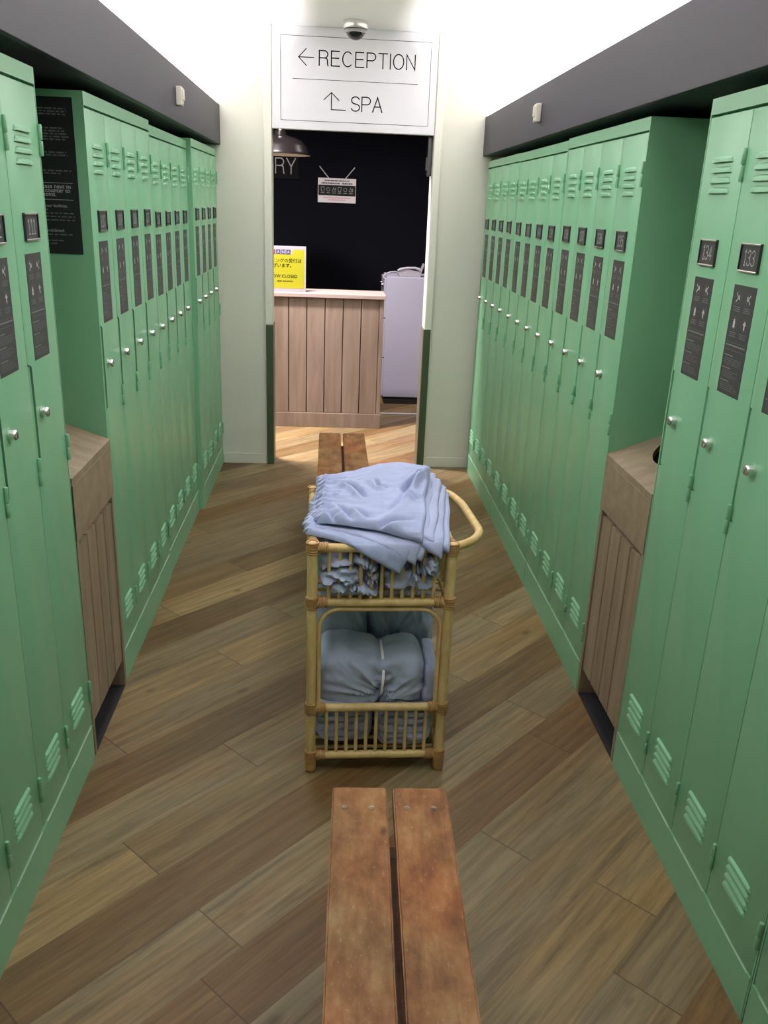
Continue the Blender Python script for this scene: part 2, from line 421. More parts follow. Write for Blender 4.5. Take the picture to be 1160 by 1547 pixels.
bm = bmesh.new(); box(bm, -1.3, DL - .045, D, D + .12, 0, ZC); box(bm, DR + .045, 1.5, D, D + .12, 0, ZC)
struct(mk('wall_front', bm, WALL))
bm = bmesh.new(); box(bm, -1.3, 1.5, D + .06, D + .12, ZC, 2.75); box(bm, -3.2, -1.3, D + .06, D + .12, 0, 2.75); box(bm, 1.5, 2.2, D + .06, D + .12, 0, 2.75); struct(mk('wall_above', bm, BLACKW))
bm = bmesh.new(); box(bm, -3.2, 2.2, 7.4, 7.6, 0, 2.75); struct(mk('wall_reception', bm, BLACKW))
bm = bmesh.new(); box(bm, -3.3, -3.2, D + .06, 7.6, 0, 2.75); struct(mk('wall_reception_left', bm, BLACKW))
bm = bmesh.new(); box(bm, 2.2, 2.3, D + .06, 7.6, 0, 2.75); struct(mk('wall_reception_right', bm, BLACKW))
for s, n in ((-1, 'left'), (1, 'right')):
    x0 = DL - .045 if s < 0 else DR + .045
    x1 = (XL + .012) if s < 0 else (XR - .012)
    bm = bmesh.new(); box(bm, min(x0, x1), max(x0, x1), D - .006, D + .001, 0, .062, bev=.002)
    struct(mk('baseboard_' + n, bm, WALL))
# threshold strip on the reception floor
bm = bmesh.new(); box(bm, -1.6, 2.2, 6.53, 6.56, 0, .006); struct(mk('trim_3', bm, SIGNW))

# bulkheads with light cove
for s, n, xf in ((-1, 'trim_1', SL), (1, 'trim_2', SR)):
    xb = (XL - DEP - .021) if s < 0 else (XR + DEP + .006)
    def X(d): return xf + s * d         # d: away from corridor
    bm = bmesh.new()
    def bx(d0, d1, z0, z1, mi=0, bev=0):
        a, b2 = sorted((X(d0), X(d1))); box(bm, a, b2, YB, D, z0, z1, mi, bev)
    full = abs(xb - xf)
    bx(0, .018, ZB, ZT, 0, .0015); bx(.018, full, ZB, ZB + .018); bx(.018, full, 1.92, 1.935, 1)
    struct(mk(n, bm, [SOFF, CEIL]))

# doorway frame
fr = struct(thing('door_1', 'doorway frame', 'doorway'))
for k in ('label', 'category'): del fr[k]
for s, xi in ((-1, DL), (1, DR)):
    xo = xi + s * .045
    bm = bmesh.new(); a, b2 = sorted((xi, xo)); box(bm, a, b2, D - .014, D + .135, 0, ZC, bev=.006)
    mk('frame_post', bm, FRAME, fr)
    bm = bmesh.new(); a, b2 = sorted((xi - s * .003, xo - s * .006)); box(bm, a, b2, D - .018, D + .14, .0, .852, bev=.003)
    mk('kick_wrap', bm, GREEN_D, fr)
    bm = bmesh.new(); a, b2 = sorted((xi - s * .0045, xi - s * .002)); box(bm, a, b2, D - .004, D + .136, 0, .85); mk('reveal_plate', bm, REVEAL, fr)
bm = bmesh.new(); box(bm, DL, DR, D + .02, D + .12, 1.915, ZC); mk('door_header', bm, FRAME, fr)
bm = bmesh.new(); box(bm, DR - .026, DR, D + .05, D + .085, 1.70, 1.912, bev=.004); box(bm, DR - .034, DR - .02, D + .055, D + .08, 1.73, 1.80, bev=.003)
mk('stay_bracket', bm, [STEELD], fr)

# ------------------------------------------------------------------ lockers
LW, LH = .858, 1.79
EDGES = [(.006, .2145), (.2165, .4245), (.4265, .6345), (.6365, .852)]
ZG0, ZG1 = .1155, 1.7500     # door bottom and top
NZ0, NZ1, NI = .927, 1.174, .026
def door_mesh(w, first, last):
    """local: x from 0..w, front at y=0 facing -y"""
    bm = bmesh.new()
    c = .010
    L = [(0, ZG0), (0, NZ0), (NI, NZ0 + .002), (NI, NZ1 - c), (NI - .003, NZ1 - .003), (NI - c, NZ1), (0, NZ1 + .001), (0, ZG1)]
    R = [(w, ZG1), (w, ZG0)]
    pts = L + R
    fs, A, B = prism(bm, pts, 0, .018)
    fe = list(fs[0].edges)
    bmesh.ops.bevel(bm, geom=fe, offset=.0016, segments=2, affect='EDGES', profile=.5)
    # tab of the neighbouring skin behind the cut-out, slightly sunk
    box(bm, .0005, NI - .0035, .004, .018, NZ0 + .003, NZ1 - .003)
    # louvres, upper and lower
    lc = w * .5 - .002
    for zt in (1.6655, .280):
        for k in range(4):
            z1 = zt - k * .0215; z0 = z1 - .0125
            n = 14; hw = .0525
            top = []; mid = []; bot = []; inn = []
            for i in range(n + 1):
                t = -1 + 2 * i / n
                e = max(0, 1 - abs(t) ** 7) ** .5
                x = lc + t * hw
                top.append(bm.verts.new((x, -.0004, z0 + (z1 - z0) * e)))
                mid.append(bm.verts.new((x, -.0004 - .0056 * e, z0 + (z1 - z0) * (.58 * e))))
                bot.append(bm.verts.new((x, -.0004 - .0064 * e, z0)))
                inn.append(bm.verts.new((x, .001, z0 + .001)))
            for a, b2 in ((top, mid), (mid, bot), (bot, inn)):
                for i in range(n): bm.faces.new([a[i], a[i + 1], b2[i + 1], b2[i]])
    bmesh.ops.remove_doubles(bm, verts=bm.verts[:], dist=1e-6)
    return new_mesh('door', bm, GREEN, 35)

def carcass_mesh():
    bm = bmesh.new()
    box(bm, 0, LW, .0215, DEP, .004, LH)
    box(bm, 0, .0045, 0, .0215, 0, LH); box(bm, LW - .0045, LW, 0, .0215, 0, LH)
    box(bm, .0045, LW - .0045, 0, .0215, 1.756, LH)
    box(bm, .0045, LW - .0045, -.0015, .0215, 0, .111)
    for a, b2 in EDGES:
        box(bm, a + .024, b2 - .012, -.0028, 0, .1104, .1118, 1)  # thin strip added under each door as the bright line of the lit gap
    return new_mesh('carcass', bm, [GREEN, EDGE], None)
CARC = carcass_mesh()
DOORM = [door_mesh(b2 - a, False, False) for a, b2 in EDGES]

bm = bmesh.new()
lathe(bm, [(0, -.017), (.0085, -.017), (.0105, -.0155), (.0115, -.012), (.0120, 0), (.0120, .001)], seg=20, axis='y', mi=0)
box(bm, -.0008, .0008, -.0174, -.0168, -.005, .005, 1)
lathe(bm, [(0, -.0010), (.0155, -.0010), (.0160, .0005)], seg=20, axis='y', mi=2)
KNOB = new_mesh('lock_knob', bm, [CHROME, STEELD, GREEN], 40)

bm = bmesh.new()
for z0, z1 in ((0, .0315), (.0335, .066)):
    tube(bm, [(0, -.0035, z0), (0, -.0035, z0 + .002), (0, -.0035, z1 - .002), (0, -.0035, z1)], [.004, .0052, .0052, .004], 8)
box(bm, -.004, .004, -.003, .002, .001, .065)
HINGE = new_mesh('hinge', bm, GREEN, 50)

def sticker_mesh():
    rng = random.Random(3)
    bm = bmesh.new(); w, h = .103, .229
    box(bm, -w / 2, w / 2, -.0006, .0002, 0, h, 0)
    fn = lambda a, b2: (a, -.0009, b2)
    def bar(x0, x1, z0, z1, mi):
        f = bm.faces.new([bm.verts.new(fn(*p)) for p in ((x0, z0), (x1, z0), (x1, z1), (x0, z1))]); f.material_index = mi
    for r, (cz, kind) in enumerate(((.203, 0), (.150, 1))):
        for c, cx in enumerate((-.024, .024)):
            ribbon(bm, [(cx + a, cz + b2) for a, b2 in arc(0, 0, .0125, .0125, 0, 360, 20)], .0007, fn, 2)
            if kind == 0:
                q = 1 if c == 0 else -1
                ribbon(bm, [(cx - q * .007, cz + .008), (cx + q * .001, cz)], .0026, fn, 1)
                ribbon(bm, [(cx - q * .007, cz - .008), (cx + q * .001, cz)], .0026, fn, 1)
                bar(cx + (q * .003 if q > 0 else -.007), cx + (.007 if q > 0 else -.003), cz - .004, cz + .006, 1)
            elif c == 0:
                bar(cx - .0045, cx + .0045, cz - .009, cz + .005, 1); bar(cx - .0025, cx + .0025, cz + .005, cz + .009, 1)
            else:
                bar(cx - .0028, cx + .0028, cz - .009, cz + .004, 1)
                f = bm.faces.new([bm.verts.new(fn(*p)) for p in ((cx - .008, cz + .001), (cx + .008, cz + .001), (cx, cz + .010))]); f.material_index = 1
            for k in range(3):
                ww = .017 - .004 * rng.random(); bar(cx - ww, cx + ww, cz - .0195 - k * .0042, cz - .0178 - k * .0042, 2)
    def line(z, x0, x1, t, mi):
        x = x0
        while x < x1:
            l = .003 + .006 * rng.random(); bar(x, min(x + l, x1), z, z + t, mi); x += l + .0016
    line(.110, -.044, .044, .0010, 2); line(.103, -.044, .044, .0028, 3); line(.094, -.044, .040, .0012, 2)
    z = .082
    for blk in range(3):
        line(z, -.044, -.044 + .04, .0020, 3); z -= .0060
        for k in range(4):
            line(z, -.040, -.04 + .05 + .034 * rng.random(), .0014, 2); z -= .0042
        z -= .0042
    return new_mesh('notice_sticker', bm, [STICK, WHITEINK, GREYINK, mat('mid_grey_print', (.27, .27, .27), .6)], None)
STICKER = sticker_mesh()

def plate_mesh(num):
    bm = bmesh.new(); w, h = .087, .058
    box(bm, -w / 2, w / 2, -.0035, .0002, -h / 2, h / 2, 0)
    for z0, z1 in ((h / 2 - .004, h / 2), (-h / 2, -h / 2 + .004)):
        box(bm, -w / 2, w / 2, -.0065, -.0030, z0, z1, 1, .001)
    for x0, x1 in ((-w / 2, -w / 2 + .003), (w / 2 - .003, w / 2)):
        box(bm, x0, x1, -.0062, -.0030, -h / 2, h / 2, 2)
    fn = lambda a, b2: (a, -.0039, b2)
    text_strokes(bm, num, .030, .0022, fn, -.0235, -.015, width=.047, sp=.18, mi=3)
    return new_mesh('number_plate', bm, [STICK, CHROME, STEELD, WHITEINK], None)

def locker(side, y0, nums, label, dx=0, dz=0):
    """side -1: left wall, facing +x, y0 = near end; side 1: right wall, facing -x, y0 = far end"""
    if side < 0: loc, rz = (XL + dx, y0, 0), PI / 2
    else: loc, rz = (XR + dx, y0, 0), -PI / 2
    t = thing('locker_bank', label, 'locker', loc, rz, 'banks of green steel lockers')
    if dz: t.scale = (1, 1, (LH + dz) / LH)
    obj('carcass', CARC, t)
    for j, (a, b2) in enumerate(EDGES):
        d = obj('door', DOORM[j], t, (a, 0, 0))
        obj('lock_knob', KNOB, d, (.060, 0, 1.058))
        w = b2 - a
        for zh in (1.610, .8985, .188):
            obj('hinge', HINGE, d, (w + .001, 0, zh))
        obj('number_plate', plate_mesh(str(nums[j])), d, (.1025, 0, 1.4615))
        obj('notice_sticker', STICKER, d, (.1015, 0, 1.177))
    return t

locker(1, 2.097, (134, 133, 132, 131), 'green locker bank numbered 131 to 134, nearest on the right, beside the bin cabinet')
locker(1, 1.236, (130, 129, 128, 127), 'green locker bank at the bottom right corner, cut off by the frame edge')
locker(1, 3.355, (138, 137, 136, 135), 'green locker bank numbered 135 to 138 on the right, behind the bin cabinet')
locker(1, 4.215, (142, 141, 140, 139), 'middle bank of the right row of green lockers, numbered 139 to 142', dz=-.006)
locker(1, 5.075, (146, 145, 144, 143), 'farthest bank of green lockers on the right, against the end wall', dz=-.004)
locker(-1, 2.129 - LW, (114, 113, 112, 111), 'green locker bank nearest on the left, in front of the wooden cabinet')
locker(-1, 2.541, (110, 109, 108, 107), 'green locker bank on the left just behind the wooden cabinet, black notice on its side', dx=-.006)
locker(-1, 3.401, (106, 105, 104, 103), 'middle bank of the left row of green lockers beyond the wooden cabinet', dx=-.012, dz=-.012)
locker(-1, 4.270, (102, 101, 100, 99), 'farthest bank of green lockers on the left, against the end wall', dx=.008)

# ------------------------------------------------------------------ wooden cabinets between the banks
def cabinet(side, y0, label, hole):
    W = .395; H = .842; K = .375      # the top slopes up towards the wall
    if side < 0: t = thing('wooden_cabinet', label, 'cabinet', (XL, y0, 0), PI / 2, 'low wooden cabinets between the lockers')
    else: t = thing('wooden_cabinet', label, 'cabinet', (XR, y0 + W, 0), -PI / 2, 'low wooden cabinets between the lockers')
    zt_ = lambda d: H + K * d
    bm = bmesh.new()
    for x0, x1 in ((0, .018), (W - .018, W)):
        prism(bm, [(0, 0), (DEP, 0), (DEP, zt_(DEP) - .021), (0, H - .021)], x0, x1, 'x', 0)
    box(bm, .018, W - .018, DEP - .015, DEP, .0, H, 1); box(bm, .018, W - .018, .12, DEP - .015, .0, .02, 1)
    mk('side_panels', bm, [OAK, PLINTH], t)
    bm = bmesh.new()
    if hole:
        cx, cy, r = W / 2 - .003, .243, .166
        n = 56
        def rect(a):
            dx, dy = math.cos(a), math.sin(a)
            tx = ((W - cx) / dx if dx > 1e-9 else (-cx / dx if dx < -1e-9 else 1e9))
            ty = ((DEP - cy) / dy if dy > 1e-9 else ((-.002 - cy) / dy if dy < -1e-9 else 1e9))
            q = min(tx, ty); return (cx + dx * q, cy + dy * q)
        angs = sorted([2 * PI * i / n for i in range(n)] + [math.atan2(yy - cy, xx - cx) % (2 * PI) for xx in (0, W) for yy in (-.002, DEP)])
        def vv(p, dz): return bm.verts.new((p[0], p[1], zt_(p[1]) + dz))
        V = []
        for a in angs:
            ci = (cx + r * math.cos(a), cy + r * math.sin(a)); re = rect(a)
            V.append([vv(ci, 0), vv(re, 0), vv(re, -.02), vv(ci, -.02)])
        for i in range(len(V)):
            A, B = V[i], V[(i + 1) % len(V)]
            for k in range(4): bm.faces.new([A[k], B[k], B[(k + 1) % 4], A[(k + 1) % 4]])
        mk('top', bm, OAKH, t)
        bm = bmesh.new(); n = 48; rings = []
        for k, (rr, dz, flat) in enumerate(((r - .0005, -.019, 0), (r - .004, -.03, 0), (r - .006, .45, 1), (r - .012, .25, 1))):
            rings.append([bm.verts.new((cx + rr * math.cos(2 * PI * q / n), cy + rr * math.sin(2 * PI * q / n), dz if flat else zt_(cy + rr * math.sin(2 * PI * q / n)) + dz)) for q in range(n)])
        for A, B in zip(rings, rings[1:]):
            for q in range(n): bm.faces.new([A[q], A[(q + 1) % n], B[(q + 1) % n], B[q]])
        bm.faces.new(rings[-1])
        mk('bin_liner', bm, DARKV, t, 50)
    else:
        prism(bm, [(-.002, H - .02), (DEP, zt_(DEP) - .02), (DEP, zt_(DEP)), (-.002, H)], 0, W, 'x'); mk('top', bm, OAKH, t)
    bm = bmesh.new(); box(bm, .0, W, -.0025, .016, .667, H - .0205, 0, .001)
    mk('fascia', bm, OAKF, t)
    # slatted door with grooves; finger slot above it
    zt = .646
    bm = bmesh.new(); x0, x1 = .021, W - .021; n = 4; g = .0055; pw = (x1 - x0) / n
    for i in range(n):
        box(bm, x0 + i * pw + (g / 2 if i else 0), x0 + (i + 1) * pw - (g / 2 if i < n - 1 else 0), .004, .030, .098, zt, 0, .0016)
    box(bm, x0 + .001, x1 - .001, .024, .034, .0985, zt - .001, 1)
    mk('slatted_door', bm, [OAK, PLINTH], t)
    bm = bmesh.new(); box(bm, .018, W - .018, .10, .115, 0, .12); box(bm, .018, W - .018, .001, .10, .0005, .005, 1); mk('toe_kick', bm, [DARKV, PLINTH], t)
    return t
cabinet(1, 2.100, 'low wooden cabinet with a round hole in its top, between the right locker banks', True)
cabinet(-1, 2.138, 'low wooden cabinet with a plain top, between the left locker banks', False)

# black notice on the side of the left second bank (faces -y)
bm = bmesh.new(); PX0, PX1, PZ0, PZ1 = -.985, -.697, 1.373, 1.772; YP = 2.5405
box(bm, PX0, PX1, YP - .0012, YP, PZ0, PZ1, 0)
fn = lambda a, b2: (a, YP - .0018, b2)
rng = random.Random(5)
def pbar(x0, x1, z, h, mi):
    f = bm.faces.new([bm.verts.new(fn(*p)) for p in ((x0, z), (x1, z), (x1, z + h), (x0, z + h))]); f.material_index = mi
def pline(z, x1, h=.0035, mi=2, x0=-.965):
    x = x0
    while x < x1:
        l = .006 + .014 * rng.random(); pbar(x, min(x + l, x1), z, h, mi); x += l + .004
Mp = lambda x, z: Matrix.Translation((x, YP - .0018, z)) @ Matrix.Rotation(PI / 2, 4, 'X')
for z, x1 in ((1.742, -.716), (1.735, -.713), (1.728, -.716), (1.721, -.80), (1.694, -.723), (1.687, -.722), (1.680, -.714), (1.673, -.712), (1.666, -.722), (1.634, -.722), (1.627, -.718), (1.588, -.712), (1.581, -.742)):
    pline(z, x1)
pbar(-.965, -.711, 1.558, .0012, 1); pbar(-.965, -.712, 1.515, .0012, 1)
for i, s in enumerate(('Please use the staircase next to', 'the spa service counter to', 'the rooms.')):
    pass
font_mesh(bm, 'staircase next to', .0155, Mp(-.716, 1.545), 'RIGHT', 1, .0002)
font_mesh(bm, 'service counter to', .0155, Mp(-.719, 1.535 - .0005), 'RIGHT', 1, .0002)
font_mesh(bm, 'the rooms.', .0155, Mp(-.757, 1.5245), 'RIGHT', 1, .0002)
font_mesh(bm, 'number of our facilities', .0115, Mp(-.731, 1.496), 'RIGHT', 1)
for z, x1 in ((1.488, -.782), (1.479, -.711), (1.470, -.712), (1.461, -.713), (1.423, -.722), (1.407, -.745), (1.399, -.765)): pline(z, x1, .003)
font_mesh(bm, 'are prohibited.', .0115, Mp(-.742, 1.4315), 'RIGHT', 1)
o = mk('notice_poster', bm, [STICK2, WHITEINK, GREYINK])
tag(o, 'tall black printed notice on the side of the left locker bank', 'poster')

# ------------------------------------------------------------------ little boxes on the bulkheads and the dome camera
for s, xf, yy, lab in ((-1, SL, 3.77, 'small beige plastic box on the left dark bulkhead'), (1, SR, 3.76, 'small beige plastic box on the right dark bulkhead')):
    t = thing('sensor_box', lab, 'sensor', (xf, yy, 1.876), 0, 'beige boxes on the bulkheads')
    bm = bmesh.new(); d = -s
    def bxx(d0, d1, y0, y1, z0, z1, mi=0, bev=.003):
        a, b2 = sorted((d * d0, d * d1)); box(bm, a, b2, y0, y1, z0, z1, mi, bev)
    bxx(0, .022, -.024, .024, 0, .068)
    mk('housing', bm, [BEIGE], t)
    bm = bmesh.new(); bxx(.0, .030, -.018, .006, .018, .060, 0, .003); bxx(.0, .027, -.018, -.006, .004, .018, 0, .002); mk('lid', bm, [BEIGE], t)

t = thing('dome_camera', 'silver dome security camera on the ceiling in front of the direction sign', 'camera', (.097, 4.93, ZC))
bm = bmesh.new(); lathe(bm, [(.0, 0), (.062, 0), (.064, -.004), (.064, -.030), (.060, -.036), (.050, -.038), (.048, -.042)], seg=40); mk('housing', bm, mat('silver_plastic', (.62, .61, .60), .3, metal=.6), t, 35)
bm = bmesh.new(); lathe(bm, [(.060, -.0375)] + [(.050 * math.cos(math.radians(a)), -.038 - .048 * math.sin(math.radians(a))) for a in range(0, 91, 10)], seg=40); mk('dome', bm, mat('smoked_dome', (.015, .015, .017), .08, spec=.6), t, 60)
bm = bmesh.new(); lathe(bm, [(.051, -.038), (.054, -.046), (.052, -.054), (.048, -.053), (.047, -.044)], seg=40); mk('trim_ring', bm, mat('grey_ring', (.30, .30, .30), .4), t, 60)

# ------------------------------------------------------------------ direction sign over the doorway
t = thing('direction_sign', 'white sign over the doorway pointing to reception and spa', 'sign', (0, D + .02, 1.912))
bm = bmesh.new(); box(bm, DL + .001, DR - .001, -.026, -.001, -.003, ZC - 1.9125, 0, .002); mk('panel', bm, [SIGNW], t)
bm = bmesh.new(); fn = lambda a, b2: (a, -.0268, b2 - 1.912)
ribbon(bm, [(-.295, 1.953), (.509, 1.953), (.509, 2.363), (-.295, 2.363), (-.295, 1.953)], .0022, fn); mk('border_line', bm, [SIGNK], t)
bm = bmesh.new(); ribbon(bm, [(-.231, 2.158), (.443, 2.158)], .0022, fn); mk('divider_line', bm, [SIGNK], t)
bm = bmesh.new(); text_strokes(bm, 'RECEPTION', .071, .0058, fn, -.090, 2.227, width=.514, sp=.20); mk('lettering', bm, [SIGNK], t)
bm = bmesh.new(); text_strokes(bm, 'SPA', .071, .0058, fn, .086, 2.012, width=.168, sp=.15); mk('lettering', bm, [SIGNK], t)
bm = bmesh.new(); ribbon(bm, [(-.121, 2.263), (-.199, 2.263)], .0045, fn); ribbon(bm, [(-.160, 2.303), (-.200, 2.263), (-.158, 2.223)], .0045, fn); mk('left_arrow', bm, [SIGNK], t)
bm = bmesh.new(); ribbon(bm, [(.055, 2.014), (-.022, 2.014), (-.022, 2.096)], .0045, fn); ribbon(bm, [(-.062, 2.062), (-.022, 2.098), (.018, 2.062)], .0045, fn); mk('up_arrow', bm, [SIGNK], t)

# ------------------------------------------------------------------ benches
def bench(label, loc, rz, length):
    """local: far end at y=0, extends to -length; x centred"""
    t = thing('bench', label, 'bench', loc, rz, 'two-plank wooden benches')
    W = .1115; G = .0065; T = .032; Z = .40
    rng = random.Random(11)
    for s in (-1, 1):
        bm = bmesh.new(); x0, x1 = (-G - W, -G) if s < 0 else (G, G + W)
        box(bm, x0, x1, -length, 0, Z - T, Z, 0)
        # worn, slightly uneven long edges
        es = list(bm.edges)
        bmesh.ops.subdivide_edges(bm, edges=[e for e in es if abs(e.verts[0].co.y - e.verts[1].co.y) > .1], cuts=70)
        bmesh.ops.bevel(bm, geom=[e for e in bm.edges if len(e.link_faces) == 2 and e.calc_face_angle(0) > 1], offset=.0035, segments=3, affect='EDGES')
        for v in bm.verts:
            v.co.x += .0011 * noise.noise(Vector((s * 9 + v.co.x * 20, v.co.y * 22, v.co.z * 20)))
            v.co.z += .0008 * noise.noise(Vector((v.co.x * 25, v.co.y * 15, s * 7)))
        pl = mk('plank', bm, BENCH, t, 40)
        xs = (x0 + .026, x0 + .080)
        for yy in (-.066, -length + .066):
            for xx in xs:
                b3 = bmesh.new(); lathe(b3, [(0, -.001), (.0028, -.001), (.0032, .0004), (.0056, .0012), (.0062, .0004), (.0062, -.001)], (0, 0, 0), 14)
                obj('screw', new_mesh('screw', b3, [DULL], 60), pl, (xx, yy, Z))
    for yy in (-.155, -length + .155):
        bm = bmesh.new()
        box(bm, -G - W + .02, G + W - .02, yy - .016, yy + .016, .07, Z - T, 0, .002)
        box(bm, -G - W + .012, -G - W + .06, yy - .02, yy + .02, 0, .075, 0, .002); box(bm, G + W - .06, G + W - .012, yy - .02, yy + .02, 0, .075, 0, .002)
        mk('leg', bm, BENCHD, t)
    bm = bmesh.new(); box(bm, -.02, .02, -length + .17, -.17, .30, Z - T - .001, 0, .002); mk('stretcher', bm, BENCHD, t)
    return t
bench('orange brown two-plank bench in the foreground, its near end cut off by the frame', (.1365, 1.4705, 0), math.radians(-1.6), 1.80)
bench('two-plank wooden bench behind the rattan cart, reaching to the doorway', (.063, 4.377, 0), math.radians(.2), 1.80)

# ------------------------------------------------------------------ rattan cart
cart = thing('rattan_cart', 'two-tier honey rattan cart with a looped handle, standing between the benches', 'cart', (.140, 2.30, 0), math.radians(1.2))
CX0, CX1, CY0, CY1 = -.184, .184, -.230, .230
def rt(name, path, r, m=RATTAN, seg=12):
    bm = bmesh.new(); tube(bm, path, r, seg); return mk(name, bm, m, cart, 50)
posts = [(CX0, CY0), (CX1, CY0), (CX0, CY1), (CX1, CY1)]
for x, y in posts:
    rt('post', [(x, y, .045), (x, y, .30), (x, y, .695), (x, y, .703), (x, y, .707)], [.0142, .0142, .0142, .0125, .007])
    bm = bmesh.new(); tube(bm, [(x, y, 0), (x, y, .004), (x, y, .012), (x, y, .030), (x, y, .046)], [.012, .0155, .0162, .0162, .0148], 14); mk('foot', bm, RATTAND, cart, 50)
    for zc in (.690, .533, .208, .052):
        bm = bmesh.new()
        for k in range(-2, 3):
            zz = zc + k * .0068
            tube(bm, [(x + .0152 * math.cos(a), y + .0152 * math.sin(a), zz) for a in [2 * PI * i / 16 for i in range(16)]], .0034, 6, closed=True)
        mk('binding', bm, RATTAND, cart, 60)
def wraprail(p, ax):
    for sgn, end in ((1, p[0]), (-1, p[1])):
        bm = bmesh.new()
        for k in range(4):
            q = .020 + k * .0062
            c = Vector(end); c[ax] += sgn * q
            o2 = [1, 2] if ax == 0 else [0, 2]
            pts = []
            for i in range(14):
                a = 2 * PI * i / 14; v = c.copy(); v[o2[0]] += .0128 * math.cos(a); v[o2[1]] += .0128 * math.sin(a); pts.append(v)
            tube(bm, pts, .0031, 6, closed=True)
        mk('binding', bm, RATTAND, cart, 60)
for z in (.690, .533, .208, .052):
    for p, ax in ((((CX0, CY0, z), (CX1, CY0, z)), 0), (((CX0, CY1, z), (CX1, CY1, z)), 0), (((CX0, CY0, z), (CX0, CY1, z)), 1), (((CX1, CY0, z), (CX1, CY1, z)), 1)):
        bm = bmesh.new(); tube(bm, [p[0], p[1]], .0118, 12); mk('rail', bm, RATTAN, cart, 50)
        wraprail(p, ax)
for z0, z1 in ((.533, .690), (.052, .208)):
    for i in range(11):
        x = CX0 + .044 + i * .0280
        for y in (CY0, CY1):
            rt('spindle', [(x, y, z0), (x, y, (z0 + z1) / 2), (x, y, z1)], .0051, RATTAN, 8)
    for i in range(12):
        y = CY0 + .046 + i * .0334
        for x in (CX0, CX1):
            rt('spindle', [(x, y, z0), (x, y, (z0 + z1) / 2), (x, y, z1)], .0051, RATTAN, 8)
for y in (CY0, CY1):
    a, b2, zt, zb, r = CX0 + .020, CX1 - .020, .513, .214, .055
    pts = [(a, y, zb)] + [(a + r - r * math.cos(math.radians(q)), y, zt - r + r * math.sin(math.radians(q))) for q in range(0, 91, 10)] + [(b2 - r + r * math.sin(math.radians(q)), y, zt - r + r * math.cos(math.radians(q))) for q in range(0, 91, 10)] + [(b2, y, zb)]
    rt('arch', pts, .0062, RATTAN, 10)
for z in (.530, .050):
    for i in range(9):
        y = CY0 + .04 + i * .0475
        rt('shelf_slat', [(CX0, y, z), (CX1, y, z)], .0055, RATTAN, 8)
# looped handle on the right end
def loop(pts, r=.04, n=6):
    out = [Vector(pts[0])]
    for i in range(1, len(pts) - 1):
        p = Vector(pts[i]); a = (Vector(pts[i - 1]) - p).normalized(); b2 = (Vector(pts[i + 1]) - p).normalized()
        s, e = p + a * r, p + b2 * r
        for k in range(n + 1):
            q = k / n; out.append(s * (1 - q) ** 2 + p * 2 * q * (1 - q) + e * q * q)
    out.append(Vector(pts[-1])); return out
rt('handle', loop([(CX1, CY0 + .0, .694), (CX1 + .055, CY0 + .028, .697), (CX1 + .090, CY0 + .085, .702), (CX1 + .077, CY1 - .13, .702), (CX1 + .05, CY1 - .03, .702), (CX1, CY1, .700)], .034), .0118, RATTAN, 12)

